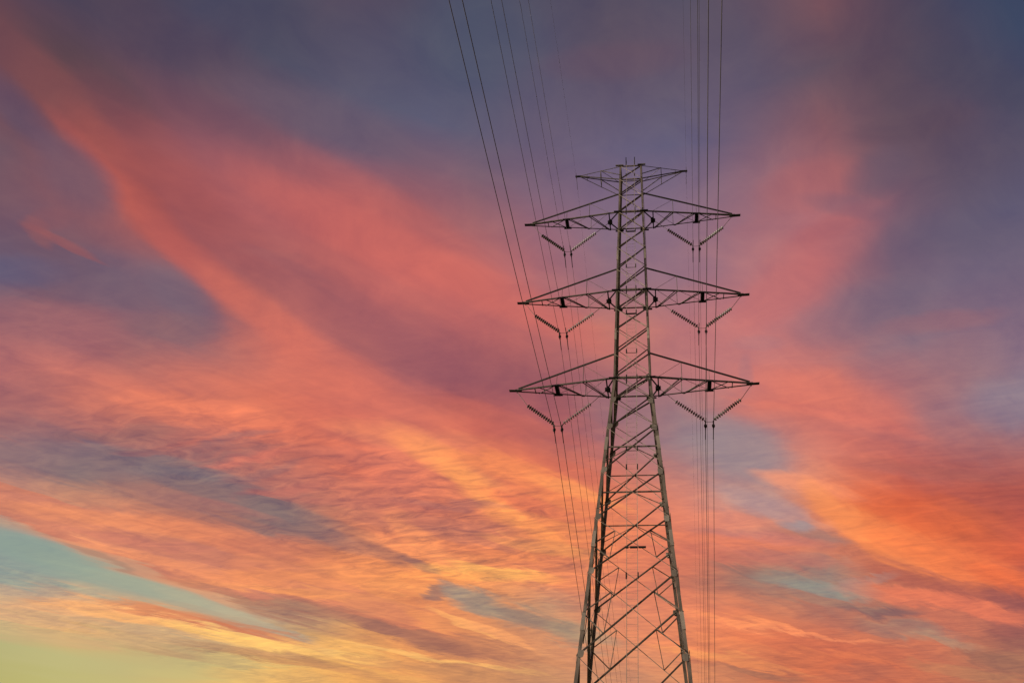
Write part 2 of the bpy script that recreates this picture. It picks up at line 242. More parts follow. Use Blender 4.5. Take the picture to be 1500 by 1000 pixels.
    (15.2, 20.35, -29.2, 5.83, 0.63, (196, 108, 86), 0.4, 0.02),
    (18.79, 18.83, -22.9, 6.65, 0.86, (178, 98, 84), 0.7, 0.02),
    (21.92, 16.73, -29.1, 2.56, 2.37, (148, 86, 86), 0.7, 0.02),
    (19.35, 26.13, -16.5, 7.08, 0.64, (168, 98, 92), 0.4, 0.02),
    (15.28, 29.46, -18.6, 5.65, 0.6, (180, 108, 106), 0.4, 0.02),
    (14.43, 30.27, -21.5, 6.34, 0.53, (222, 124, 108), 0.4, 0.02),
    (6.4, 20.87, -10.8, 3.87, 0.51, (140, 106, 100), 0.7, 0.02),
    (9.18, 20.28, -11.8, 3.78, 0.57, (150, 138, 128), 0.7, 0.02),
    (11.2, 19.71, -10.4, 3.71, 0.63, (146, 144, 134), 0.8, 0.02),
    (13.08, 19.99, 2.8, 3.11, 0.37, (176, 136, 126), 0.5, 0.02),
    (14.07, 18.13, -13.1, 3.55, 0.43, (126, 96, 98), 0.75, 0.02),
    (10.39, 18.99, -9.9, 4.96, 0.44, (168, 128, 110), 0.5, 0.02),
    (4.36, 19.77, -7.9, 5.85, 0.51, (166, 106, 94), 0.4, 0.02),
    (15.75, 16.84, -15.3, 4.0, 0.66, (160, 128, 114), 0.7, 0.02),
    (17.84, 15.85, -17.8, 2.74, 0.53, (170, 140, 118), 0.6, 0.02),
    (13.65, 17.13, -10.5, 3.55, 0.48, (166, 106, 96), 0.4, 0.02),
    (17.78, 18.2, -17.8, 6.75, 0.67, (238, 128, 94), 0.75, 0.02),
    (16.2, 18.85, -24.9, 4.57, 0.37, (232, 124, 92), 0.4, 0.02),
    (20.07, 17.34, -22.8, 3.22, 0.72, (232, 124, 94), 0.5, 0.02),
    (8.27, 17.08, -9.6, 8.7, 0.25, (246, 144, 100), 0.7, 0.02),
    (5.12, 17.71, -9.7, 5.74, 0.31, (250, 150, 100), 0.6, 0.02),
    (9.08, 16.38, -8.7, 8.61, 0.48, (208, 110, 84), 0.4, 0.02),
    (20.49, 14.44, -20.4, 3.1, 0.58, (146, 100, 88), 0.6, 0.02),
    (18.77, 13.94, -15.2, 4.26, 0.46, (180, 130, 96), 0.4, 0.02),
    (12.27, 14.39, -3.2, 3.57, 0.69, (170, 104, 88), 0.5, 0.02),
    (6.14, 14.36, -11.2, 3.69, 0.36, (150, 108, 90), 0.5, 0.02),
    (5.31, 15.07, -11.1, 4.98, 0.3, (246, 150, 92), 0.5, 0.02),
    (3.27, 24.51, -6.3, 6.04, 0.8, (244, 140, 106), 0.4, 0.02),
    (5.14, 22.84, -7.8, 7.91, 0.59, (240, 132, 96), 0.5, 0.02),
    (4.07, 21.99, -6.2, 7.93, 0.45, (200, 114, 98), 0.4, 0.02),
    (8.44, 21.77, -9.9, 5.77, 0.51, (196, 118, 106), 0.4, 0.02),
    (7.62, 22.93, -8.8, 4.54, 0.52, (206, 124, 116), 0.4, 0.02),
    (14.89, 46.54, 2.6, 4.47, 2.13, (178, 102, 102), 0.4, 0.02),
    (12.62, 45.41, 8.7, 3.25, 0.94, (170, 108, 114), 0.35, 0.02),
    (13.52, 41.26, 32.0, 7.85, 2.69, (196, 110, 110), 0.33, 0.02),
    (16.24, 43.41, 17.4, 3.81, 1.07, (170, 98, 104), 0.35, 0.02),
    (11.05, 44.21, -0.2, 3.96, 0.81, (172, 112, 118), 0.35, 0.02),
    (18.12, 44.45, -25.9, 3.83, 0.91, (120, 92, 110), 0.4, 0.02),
    (10.72, 39.51, 26.7, 4.67, 2.04, (200, 114, 112), 0.4, 0.02),
    (17.22, 37.33, 8.2, 5.71, 2.26, (116, 100, 120), 0.5, 0.02),
    (21.22, 46.11, 13.2, 3.01, 1.95, (98, 84, 104), 0.5, 0.02),
    (12.7, 32.13, -23.1, 7.78, 2.43, (222, 120, 102), 0.4, 0.02),
    (13.97, 30.57, -21.3, 7.01, 0.54, (206, 112, 104), 0.4, 0.02),
    (10.42, 31.46, -17.4, 5.92, 0.41, (228, 126, 106), 0.4, 0.02),
    (10.2, 33.37, -28.0, 3.98, 1.09, (222, 124, 108), 0.4, 0.02),
    (6.98, 34.4, -5.8, 0.68, 1.79, (160, 116, 124), 0.4, 0.02),
    (8.42, 36.42, -7.0, 2.7, 0.62, (178, 120, 124), 0.5, 0.02),
    (23.13, 35.4, -7.4, 4.74, 0.9, (156, 104, 112), 0.4, 0.02),
    (25.9, 29.28, -15.1, 3.32, 2.24, (140, 126, 142), 0.5, 0.02),
    (26.17, 40.65, -20.5, 4.65, 1.9, (100, 90, 112), 0.4, 0.02),
    (32.0, 48.92, -48.6, 5.83, 1.68, (74, 72, 92), 0.35, 0.02),
    (25.33, 48.29, -12.2, 4.68, 1.25, (96, 76, 90), 0.35, 0.02),
    (-4.35, 56.1, 5.0, 5.96, 1.57, (106, 82, 98), 0.4, 0.02),
    (-21.56, 56.14, 14.7, 5.81, 3.68, (78, 84, 106), 0.4, 0.02),
    (2.35, 42.15, -4.0, 4.14, 1.52, (140, 108, 128), 0.4, 0.02),
    (-3.46, 32.65, -4.7, 4.19, 2.09, (150, 110, 118), 0.4, 0.02),
]
CALM = [(-38.46, 11.18, 3.3, 14.1, 3.12, 0.3, 1.0), (-37.32, 17.42, -7.0, 12.24, 1.29, 0.3, 0.75)]
RIPPLES = [(-16.25, 23.74, -6.1, 16.08, 6.2, 0.0, 1.1), (-32.43, 25.99, 3.3, 11.19, 3.73, 0.0, 0.8)]

def lin(h):
    o = []
    for v in h:
        c = v / 255.0
        o.append(c / 12.92 if c <= 0.04045 else ((c + 0.055) / 1.055) ** 2.4)
    return (o[0], o[1], o[2], 1.0)

world = bpy.data.worlds.new("World")
scene.world = world
world.use_nodes = True
nt = world.node_tree
nt.nodes.clear()
N, LK = nt.nodes, nt.links

def node(kind, **kw):
    n = N.new(kind)
    for k, v in kw.items():
        setattr(n, k, v)
    return n

def put(sock, v):
    if hasattr(v, 'is_output'):
        LK.new(v, sock)
    else:
        sock.default_value = v

def mth(op, a, b=None, c=None, clamp=False):
    n = node('ShaderNodeMath', operation=op, use_clamp=clamp)
    for i, v in enumerate((a, b, c)):
        if v is not None:
            put(n.inputs[i], v)
    return n.outputs[0]

def vmt(op, a, b=None, c=None, out=0):
    n = node('ShaderNodeVectorMath', operation=op)
    for i, v in enumerate((a, b, c)):
        if v is not None:
            put(n.inputs[i], v)
    return n.outputs[out]

def mixc(f, a, b, blend='MIX'):
    n = node('ShaderNodeMix', data_type='RGBA', blend_type=blend)
    put(n.inputs[0], f); put(n.inputs[6], a); put(n.inputs[7], b)
    return n.outputs[2]

def mapr(v, a, b, c, d, smooth=False):
    n = node('ShaderNodeMapRange', interpolation_type='SMOOTHSTEP' if smooth else 'LINEAR')
    for i, x in enumerate((v, a, b, c, d)):
        put(n.inputs[i], x)
    return n.outputs[0]

def noise(vec, scale, detail, rough, dist=0.0, out='Fac'):
    n = node('ShaderNodeTexNoise', noise_dimensions='3D')
    put(n.inputs['Vector'], vec)
    n.inputs['Scale'].default_value = scale
    n.inputs['Detail'].default_value = detail
    n.inputs['Roughness'].default_value = rough
    n.inputs['Distortion'].default_value = dist
    return n.outputs[out]

def combine(x, y, z):
    n = node('ShaderNodeCombineXYZ')
    put(n.inputs[0], x); put(n.inputs[1], y); put(n.inputs[2], z)
    return n.outputs[0]

tc = node('ShaderNodeTexCoord')
D = vmt('NORMALIZE', tc.outputs['Generated'])
sx = node('ShaderNodeSeparateXYZ')
LK.new(D, sx.inputs[0])
zc = mth('MAXIMUM', sx.outputs[2], 0.08)
px_ = mth('DIVIDE', sx.outputs[0], zc)
py_ = mth('DIVIDE', sx.outputs[1], zc)
# cloud-layer plane, turned so that s runs along the wind and t across it
WIND = R(44)
s_ = mth('ADD', mth('MULTIPLY', px_, math.sin(WIND)), mth('MULTIPLY', py_, math.cos(WIND)))
t_ = mth('SUBTRACT', mth('MULTIPLY', px_, math.cos(WIND)), mth('MULTIPLY', py_, math.sin(WIND)))
low = mapr(sx.outputs[2], 0.72, 0.28, 0.0, 1.0, True)       # 1 near the horizon, 0 overhead
# soft large wisps
w1 = noise(combine(mth('MULTIPLY', s_, 1.1), mth('MULTIPLY', t_, 3.6), 0.0), 1.0, 3.0, 0.5, 0.4, 'Color')
w2 = noise(combine(mth('MULTIPLY', s_, 3.5), mth('MULTIPLY', t_, 13.0), 3.1), 1.0, 4.0, 0.6, 0.8, 'Color')
v1 = vmt('SUBTRACT', w1, (0.5, 0.5, 0.5))
v2 = vmt('SUBTRACT', w2, (0.5, 0.5, 0.5))
# the clear gap low on the left has no cloud texture
def patch(vec, a, e, pa, la, lb, edge, top):
    a, e, pa, la, lb = R(a), R(e), R(pa), R(la), R(lb)
    c = Vector((math.sin(a) * math.cos(e), math.cos(a) * math.cos(e), math.sin(e)))
    east = Vector((math.cos(a), -math.sin(a), 0))
    north = c.cross(east) * -1.0
    tl = east * math.cos(pa) + north * math.sin(pa)
    tb = c.cross(tl)
    u = vmt('DOT_PRODUCT', vec, tl / la, out=1)
    v = vmt('DOT_PRODUCT', vec, tb / lb, out=1)
    return mapr(mth('MULTIPLY_ADD', u, u, mth('MULTIPLY', v, v)), 1.0, edge, 0.0, top, True)
calm = mth('SUBTRACT', 1.0, mth('MAXIMUM', *[patch(D, *q) for q in CALM]))
a2 = mth('MULTIPLY', mth('MULTIPLY_ADD', low, 0.016, 0.010), mth('MULTIPLY_ADD', calm, 0.8, 0.2))
W = vmt('ADD', vmt('MULTIPLY', v1, (0.035, 0.025, 0.028)), vmt('MULTIPLY', v2, combine(a2, a2, a2)))
DW = vmt('NORMALIZE', vmt('ADD', D, W))
sw = node('ShaderNodeSeparateXYZ')
LK.new(DW, sw.inputs[0])
az = mth('MULTIPLY', mth('ARCTAN2', sw.outputs[0], sw.outputs[1]), 57.29578)
el = mth('MULTIPLY', mth('ARCSINE', sw.outputs[2]), 57.29578)
fac = mapr(az, SKY_AZ[0], SKY_AZ[1], 0.0, 1.0)
col = None
prev = None
for e, stops in SKY_ROWS:
    cs = [lin(h) for h in stops]
    rp = node('ShaderNodeValToRGB')
    cr = rp.color_ramp
    cr.interpolation = 'LINEAR'
    while len(cr.elements) < len(cs):
        cr.elements.new(0.5)
    for i, c in enumerate(cs):
        cr.elements[i].position = i / (len(cs) - 1)
    for i, c in enumerate(cs):
        cr.elements[i].color = c
    LK.new(fac, rp.inputs[0])
    if col is None:
        col = rp.outputs[0]
    else:
        col = mixc(mapr(el, prev, e, 0.0, 1.0), col, rp.outputs[0])
    prev = e
DQ = DW
for i, (a, e, pa, la, lb, h, cover, edge) in enumerate(SKY_CLOUDS):
    if i % 30 == 0:      # ties each batch to the one before, so the shader is evaluated batch by batch
        DQ = vmt('MULTIPLY_ADD', col, (1e-9, 1e-9, 1e-9), DW)
    col = mixc(patch(DQ, a, e, pa, la, lb, edge, cover), col, lin(h))
# fine fibres and ripples of the cloud layer: slightly more and less lit cloud
f1 = noise(combine(mth('MULTIPLY', s_, 1.8), mth('MULTIPLY', t_, 9.0), 7.7), 1.0, 6.0, 0.62, 0.8)
rp1 = noise(combine(mth('MULTIPLY', px_, 8.0), mth('MULTIPLY_ADD', py_, 22.0, mth('MULTIPLY', px_, 3.0)), 2.2), 1.0, 5.0, 0.62, 1.1)
mt = noise(vmt('MULTIPLY', D, (1.0, 1.0, 1.6)), 11.0, 6.0, 0.62, 0.6)
rip = mth('MAXIMUM', *[patch(D, *q) for q in RIPPLES])
m1 = mth('MULTIPLY', mth('SUBTRACT', f1, 0.5), mth('MULTIPLY', mth('MULTIPLY_ADD', low, 0.40, 0.13), calm))
m2 = mth('MULTIPLY', mth('SUBTRACT', rp1, 0.5), mth('MULTIPLY', calm, mth('MULTIPLY_ADD', rip, 1.0, mth('MULTIPLY', low, 0.68))))
m3 = mth('MULTIPLY', mth('SUBTRACT', mt, 0.5), mth('MULTIPLY', calm, 0.46))
mm = mth('ADD', mth('ADD', m1, m3), m2)
# unlit parts of the cloud are greyer: red falls most, blue hardly
col = vmt('MULTIPLY', col, vmt('ADD', (1, 1, 1), vmt('MULTIPLY', combine(mm, mm, mm), (1.15, 1.05, 0.4))))
sky = node('ShaderNodeTexSky', sky_type='NISHITA')
sky.sun_disc = False
sky.sun_elevation = SUN_EL
sky.sun_rotation = SUN_AZ
sk = vmt('MULTIPLY', sky.outputs[0], (0.06, 0.06, 0.06))
behind = mapr(mth('ABSOLUTE', mth('ADD', az, 10.0)), 75.0, 125.0, 0.0, 0.7, True)
col = mixc(behind, col, sk)
bg = node('ShaderNodeBackground')
LK.new(col, bg.inputs[0])
bg.inputs[1].default_value = 1.0
ow = node('ShaderNodeOutputWorld')
LK.new(bg.outputs[0], ow.inputs[0])
world.cycles.sampling_method = 'MANUAL'
world.cycles.sample_map_resolution = 256

# ------------------------------------------------------------------ materials
def material(name, base, rough, metal, var=0.25, scale=3.0, bump=0.0, wear=0.3):
    m = bpy.data.materials.new(name)
    m.use_nodes = True
    t = m.node_tree
    b = t.nodes['Principled BSDF']
    b.inputs['Roughness'].default_value = rough
    b.inputs['Metallic'].default_value = metal
    geo = t.nodes.new('ShaderNodeNewGeometry')
    nz = t.nodes.new('ShaderNodeTexNoise')
    nz.inputs['Scale'].default_value = scale
    nz.inputs['Detail'].default_value = 5
    st = t.nodes.new('ShaderNodeVectorMath')
    st.operation = 'MULTIPLY'
    st.inputs[1].default_value = (2.0, 2.0, 0.55)
    t.links.new(geo.outputs['Position'], st.inputs[0])
    t.links.new(st.outputs[0], nz.inputs['Vector'])
    r = t.nodes.new('ShaderNodeValToRGB')
    r.color_ramp.elements[0].position, r.color_ramp.elements[1].position = 0.3, 0.7
    r.color_ramp.elements[0].color = tuple(c * (1 - var) for c in base) + (1,)
    r.color_ramp.elements[1].color = tuple(min(1, c * (1 + var)) for c in base) + (1,)
    t.links.new(nz.outputs['Fac'], r.inputs[0])
    # members differ a little from one another in wear
    oi = t.nodes.new('ShaderNodeObjectInfo')
    mr = t.nodes.new('ShaderNodeMapRange')
    mr.inputs[3].default_value, mr.inputs[4].default_value = 1 - wear, 1 + wear
    t.links.new(oi.outputs['Random'], mr.inputs[0])
    mu = t.nodes.new('ShaderNodeVectorMath')
    mu.operation = 'SCALE'
    t.links.new(r.outputs[0], mu.inputs[0])
    t.links.new(mr.outputs[0], mu.inputs['Scale'])
    t.links.new(mu.outputs[0], b.inputs['Base Color'])
    if bump:
        bp = t.nodes.new('ShaderNodeBump')
        bp.inputs['Strength'].default_value = bump
        t.links.new(nz.outputs['Fac'], bp.inputs['Height'])
        t.links.new(bp.outputs[0], b.inputs['Normal'])
    return m

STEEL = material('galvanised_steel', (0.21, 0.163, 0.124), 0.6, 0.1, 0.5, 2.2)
SUNLIT = material('sunlit_steel', (0.46, 0.38, 0.30), 0.55, 0.1, 0.3, 1.3)  # paler copy of the steel, direct sun put into its colour
SHADED = material('shaded_steel', (0.11, 0.092, 0.07), 0.65, 0.1, 0.35, 2.0)  # darker copy of the steel, shade of undersides put into its colour
DARK = material('dark_steel', (0.055, 0.046, 0.036), 0.6, 0.1, 0.3, 2.0)
ALU = material('aged_aluminium', (0.10, 0.09, 0.09), 0.6, 0.4, 0.2, 1.0)
PORC = material('grey_porcelain', (0.095, 0.095, 0.08), 0.35, 0.0, 0.2, 6.0)
IRON = material('cast_iron', (0.03, 0.027, 0.025), 0.6, 0.3, 0.2, 6.0)
GRASS = material('dry_grass', (0.07, 0.075, 0.03), 0.95, 0.0, 0.45, 0.35, 0.6, 0.0)

# ------------------------------------------------------------------ mesh helpers
def prism(bm, A, B, prof, e1, e2):
    A, B = Vector(A), Vector(B)
    ra = [bm.verts.new(A + e1 * p[0] + e2 * p[1]) for p in prof]
    rb = [bm.verts.new(B + e1 * p[0] + e2 * p[1]) for p in prof]
    n = len(prof)
    for i in range(n):
        bm.faces.new((ra[i], ra[(i + 1) % n], rb[(i + 1) % n], rb[i]))
    bm.faces.new(ra[::-1]); bm.faces.new(rb)

def basis(A, B, hint):
    ax = (Vector(B) - Vector(A)).normalized()
    e1 = Vector(hint) - ax * ax.dot(Vector(hint))
    if e1.length < 1e-4:
        e1 = ax.orthogonal()
    e1.normalize()
    return ax, e1, ax.cross(e1)

def angle(bm, A, B, n1, n2, w, t=0.012, w2=None):
    """steel angle: heel on the line A-B, one flange along n1, the other along n2"""
    ax, e1, e2 = basis(A, B, n1)
    if e2.dot(Vector(n2)) < 0:
        e2 = -e2
    w2 = w if w2 is None else w2
    prism(bm, A, B, [(0, 0), (w, 0), (w, t), (t, t), (t, w2), (0, w2)], e1, e2)

def bar(bm, A, B, w, h, hint=(0, 0, 1)):
    ax, e1, e2 = basis(A, B, hint)
    prism(bm, A, B, [(-h / 2, -w / 2), (h / 2, -w / 2), (h / 2, w / 2), (-h / 2, w / 2)], e1, e2)

def rod(bm, A, B, r, n=8):
    ax, e1, e2 = basis(A, B, (0.3, 0.2, 1))
    prism(bm, A, B, [(r * math.cos(6.28318 * i / n), r * math.sin(6.28318 * i / n)) for i in range(n)], e1, e2)

def lathe(bm, C, axis, prof, n=12):
    axis = Vector(axis).normalized()
    e1 = axis.orthogonal().normalized(); e2 = axis.cross(e1)
    rings = []
    for (h, r) in prof:
        rings.append([bm.verts.new(Vector(C) + axis * h + (e1 * math.cos(6.28318 * i / n) + e2 * math.sin(6.28318 * i / n)) * r) for i in range(n)])
    for a, b in zip(rings, rings[1:]):
        for i in range(n):
            bm.faces.new((a[i], a[(i + 1) % n], b[(i + 1) % n], b[i]))
    bm.faces.new(rings[0][::-1]); bm.faces.new(rings[-1])

def tube(bm, pts, r, n=6):
    rings = []
    for i, p in enumerate(pts):
        a = pts[max(0, i - 1)]; b = pts[min(len(pts) - 1, i + 1)]
        ax, e1, e2 = basis(a, b, (1, 0, 0))
        rings.append([bm.verts.new(Vector(p) + e1 * r * math.cos(6.28318 * k / n) + e2 * r * math.sin(6.28318 * k / n)) for k in range(n)])
    for a, b in zip(rings, rings[1:]):
        for i in range(n):
            bm.faces.new((a[i], a[(i + 1) % n], b[(i + 1) % n], b[i]))
    bm.faces.new(rings[0][::-1]); bm.faces.new(rings[-1])

def build(name, bm, mat, parent=None, label=None):
    bmesh.ops.recalc_face_normals(bm, faces=bm.faces)
    me = bpy.data.meshes.new(name)
    bm.to_mesh(me); bm.free()
    me.materials.append(mat)
    o = bpy.data.objects.new(name, me)
    COL.objects.link(o)
    if parent is not None:
        o.parent = parent
        # parts are modelled in world axes; a thing's base holds only a translation
        if root_of(parent).type == 'EMPTY':
            me.transform(Matrix.Translation(-root_of(parent).location))
    if label:
        o['label'] = label
    return o

def pieces(name, bm, mat, parent):
    """every separate member in bm becomes a mesh of its own under parent"""
    seen = set()
    bm.verts.ensure_lookup_table()
    for v in bm.verts:
        if v in seen:
            continue
        stack, isl = [v], []
        seen.add(v)
        while stack:
            a = stack.pop()
            isl.append(a)
            for e in a.link_edges:
                b = e.other_vert(a)
                if b not in seen:
                    seen.add(b); stack.append(b)
        nb = bmesh.new()
        mp = {a: nb.verts.new(a.co) for a in isl}
        for f in {f for a in isl for f in a.link_faces}:
            nb.faces.new([mp[x] for x in f.verts])
        build(name, nb, mat, parent)
    bm.free()

def root_of(o):
    while o.parent is not None:
        o = o.parent
    return o

def thing(name, loc, label, cat, group=None):
    o = bpy.data.objects.new(name, None)
    COL.objects.link(o)
    o.location = loc
    o.empty_display_size = 0.3
    o['label'] = label; o['category'] = cat
    if group:
        o['group'] = group
    return o

# ------------------------------------------------------------------ ground (below the frame)
bm = bmesh.new()
n = 48
S = 6000.0
def gz(x, y):
    return 0.0
vv = []
for j in range(n + 1):
    row = []
    for i in range(n + 1):
        a, b = 2 * i / n - 1, 2 * j / n - 1
        x, y = S * a * abs(a), S * b * abs(b)
        d = math.hypot(x, y)
        z = 0.0 if d < 90 else min(1, (d - 90) / 500) * 4.0 * math.sin(x * 0.004 + 1) * math.cos(y * 0.003)
        row.append(bm.verts.new((x, y, z)))
    vv.append(row)
for j in range(n):
    for i in range(n):
        bm.faces.new((vv[j][i], vv[j][i + 1], vv[j + 1][i + 1], vv[j + 1][i]))
g = build('ground', bm, GRASS)
g['kind'] = 'structure'
g['label'] = 'dry grassland under the pylon'

# ------------------------------------------------------------------ the pylon
PY = thing('transmission_pylon', (0, 0, 0), 'tall grey steel lattice pylon with three crossarms standing alone against the sunset sky', 'pylon')
H = (45.12, 37.46, 30.16)           # crossarm planes
ARM = (8.05, 8.0, 7.94)             # half spans
HT = 50.28
PROFILE = [(0.0, 3.856), (30.16, 1.166), (37.46, 1.053), (45.12, 0.968), (50.28, 0.85)]

def hw(z):
    for (z0, w0), (z1, w1) in zip(PROFILE, PROFILE[1:]):
        if z <= z1:
            return w0 + (w1 - w0) * (z - z0) / (z1 - z0)
    return PROFILE[-1][1]

NEAR = [50.28, 48.72, 47.0, 45.12, 43.2, 41.45, 39.36, 37.46, 35.8, 34.0, 32.0, 30.16, 28.35, 26.37, 23.33, 20.36, 17.21, 12.92, 7.2, 0.0]
FAR = [50.28, 48.72, 47.0, 45.12, 43.2, 41.45, 39.36, 37.46, 35.8, 34.0, 32.0, 30.16, 28.2, 26.2, 23.05, 19.98, 16.75, 12.6, 7.0, 0.0]

def corner(sx_, sy_, z):
    w = hw(z)
    return Vector((sx_ * w, sy_ * w, z))

legs = {}
for sx_ in (-1, 1):
    for sy_ in (-1, 1):
        bm = bmesh.new()
        for z0, z1, w in ((-0.3, 30.16, 0.175), (30.16, 51.0 - 0.55, 0.12)):
            angle(bm, corner(sx_, sy_, max(z0, 0)) + Vector((0, 0, min(z0, 0))), corner(sx_, sy_, z1), (-sx_, 0, 0), (0, -sy_, 0), w, 0.022)
        leg = build('leg', bm, STEEL, PY)
        legs[(sx_, sy_)] = leg
        # splice plates and step bolts
        bm = bmesh.new()
        for z in (40.3, 33.2, 24.8, 18.7, 14.2, 9.5):
            c = corner(sx_, sy_, z); c2 = corner(sx_, sy_, z + 0.9)
            o = Vector((sx_ * 0.012, sy_ * 0.012, 0))
            angle(bm, c + o, c2 + o, (-sx_, 0, 0), (0, -sy_, 0), 0.19 if z < 30 else 0.135, 0.014)
        pieces('splice_plate', bm, SUNLIT, leg)

def plate(bm, c, u, v, nrm, a, b, t=0.014):
    """flat gusset plate centred at c with half sizes a along u, b along v"""
    u, v, nrm = Vector(u).normalized(), Vector(v).normalized(), Vector(nrm).normalized()
    pts = [(-a, -b * 0.95), (-a * 0.95, -b), (a * 0.35, -b), (a * 0.8, -b * 0.5), (a, b * 0.2), (a * 0.9, b), (-a * 0.9, b), (-a, b * 0.9)]
    f0 = [bm.verts.new(Vector(c) + u * p[0] + v * p[1]) for p in pts]
    f1 = [bm.verts.new(Vector(c) + u * p[0] + v * p[1] + nrm * t) for p in pts]
    for i in range(8):
        bm.faces.new((f0[i], f0[(i + 1) % 8], f1[(i + 1) % 8], f1[i]))
    bm.faces.new(f0[::-1]); bm.faces.new(f1)

gus = {k: bmesh.new() for k in legs}
FACES = [  # (corner at left, corner at right) as seen from outside, node lists of both legs, outward normal
    ((-1, -1), (1, -1), NEAR, NEAR, Vector((0, -1, 0))),
    ((1, -1), (1, 1), NEAR, FAR, Vector((1, 0, 0))),
    ((1, 1), (-1, 1), FAR, FAR, Vector((0, 1, 0))),
    ((-1, 1), (-1, -1), FAR, NEAR, Vector((-1, 0, 0))),
]
for fi, (ca, cb, na, nb, nrm) in enumerate(FACES):
    for k in range(len(na) - 1):
        at, ab, bt, bb = corner(*ca, na[k]), corner(*ca, na[k + 1]), corner(*cb, nb[k]), corner(*cb, nb[k + 1])
        hgt = na[k] - na[k + 1]
        big = 0.095 if na[k] <= 30.2 else 0.085
        if hgt > 3.5:
            big = 0.11
        thin = 0.05
        upf = (0, 0, 1)
        inn = -nrm
        # the rising member as the camera sees it is the stout one on the two faces across the line
        riseA, riseB = (ab, bt) if nrm.y <= 0 else (bb, at)
        fallA, fallB = (at, bb) if nrm.y <= 0 else (bt, ab)
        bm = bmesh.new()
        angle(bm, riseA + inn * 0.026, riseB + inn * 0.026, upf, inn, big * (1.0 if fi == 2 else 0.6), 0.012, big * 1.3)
        br = build('diagonal_brace', bm, STEEL if fi in (1, 3) else SHADED, PY)  # side faces take a lighter steel, sunlight painted into the tone
        bm = bmesh.new()
        angle(bm, fallA + nrm * 0.004, fallB + nrm * 0.004, upf, nrm, 0.032, 0.008, 0.03)
        build('counter_brace', bm, SUNLIT, br)  # coloured as if catching the low sun
        # gussets where the stout member meets its legs
        if na[k] <= 30.2:
            for P, leg, up in ((riseA, ca if nrm.y <= 0 else cb, 1), (riseB, cb if nrm.y <= 0 else ca, -1)):
                inward = (riseB - riseA).normalized() * up
                u = Vector((inward.x, inward.y, 0)).normalized()
                c = P + u * 0.20 + Vector((0, 0, 0.10 * up)) + nrm * 0.02
                plate(gus[leg], c, u, (0, 0, 1), nrm, 0.15, 0.17)
        # crossing point and redundants
        la, lb = (at - bt).length, (ab - bb).length
        tt = lb / (la + lb)
        X = ab.lerp(bt, tt)
        zx = X.z
        fa = at.lerp(ab, (at.z - zx) / hgt)
        fb = bt.lerp(bb, (bt.z - zx) / (bt.z - bb.z))
        if k in (13, 14):
            bm = bmesh.new()
            angle(bm, fa + inn * 0.03, fb + inn * 0.03, upf, inn, 0.07, 0.01)
            build('horizontal_strut', bm, STEEL, br)
            bm = bmesh.new()
            for leg_t, leg_b in ((at, ab), (bt, bb)):
                angle(bm, leg_t.lerp(leg_b, 0.80) + inn * 0.04, X + inn * 0.04, upf, inn, 0.04, 0.008)
            pieces('redundant_brace', bm, SUNLIT if fi % 2 else STEEL, br)  # side-face members painted sunlit
        if k in (15, 16, 17, 18):
            ma, mb = at.lerp(ab, 0.5), bt.lerp(bb, 0.5)
            bm = bmesh.new()
            qa_t, qa_b = at.lerp(bb, 0.25), ab.lerp(bt, 0.25)      # quarter points beside leg a
            qb_t, qb_b = bt.lerp(ab, 0.25), bb.lerp(at, 0.25)      # quarter points beside leg b
            o = inn * 0.045
            for m, qt, qb in ((ma, qa_t, qa_b), (mb, qb_t, qb_b)):
                angle(bm, m + o, qt + o, upf, inn, 0.06, 0.009)
                angle(bm, m + o, qb + o, upf, inn, 0.06, 0.009)
            pieces('redundant_brace', bm, SUNLIT if fi % 2 else STEEL, br)  # sun on the side faces put in by the paler steel
            bm = bmesh.new()
            for qt, qb in ((qa_t, qa_b), (qb_t, qb_b)):
                angle(bm, qt + o * 1.3, qb + o * 1.3, (qb_t - qa_t), inn, 0.04, 0.008)
            pieces('vertical_strut', bm, STEEL, br)
    for z in (50.28, 48.72, 45.12, 37.46, 30.16, 7.1):
        A, B = corner(*ca, z), corner(*cb, z)
        bm = bmesh.new()
        angle(bm, A + inn * 0.05, B + inn * 0.05, (0, 0, 1), inn, 0.12 if z < 46 else 0.08, 0.012)
        build('horizontal_strut', bm, STEEL, PY)
for k, b in gus.items():
    pieces('gusset_plate', b, SUNLIT, legs[k])

# horizontal plan bracing at the crossarm planes
for z in (45.05, 37.39, 30.09):
    bm = bmesh.new()
    angle(bm, corner(-1, -1, z), corner(1, 1, z), (0, 0, 1), (1, -1, 0), 0.05, 0.01)
    angle(bm, corner(1, -1, z - 0.07), corner(-1, 1, z - 0.07), (0, 0, 1), (1, 1, 0), 0.05, 0.01)
    pieces('plan_brace', bm, STEEL, PY)

SIDE = {-1: 'left', 1: 'right'}
LEVEL = ('topmost', 'middle', 'lowest')

def chord_pt(s, sy_, x, h, L):
    """point on the bottom chord of a crossarm at distance x from the axis"""
    w = hw(h)
    k = (x - w) / (L - 0.45 - w)
    return Vector((s * x, sy_ * (w + (0.10 - w) * k), h))

def rod_pt(s, sy_, x, h, L, rise):
    w = hw(h + rise)
    k = (x - w) / (L - 0.65 - w)
    return Vector((s * x, sy_ * (w + (0.12 - w) * k), h + rise + (0.10 - rise) * k))

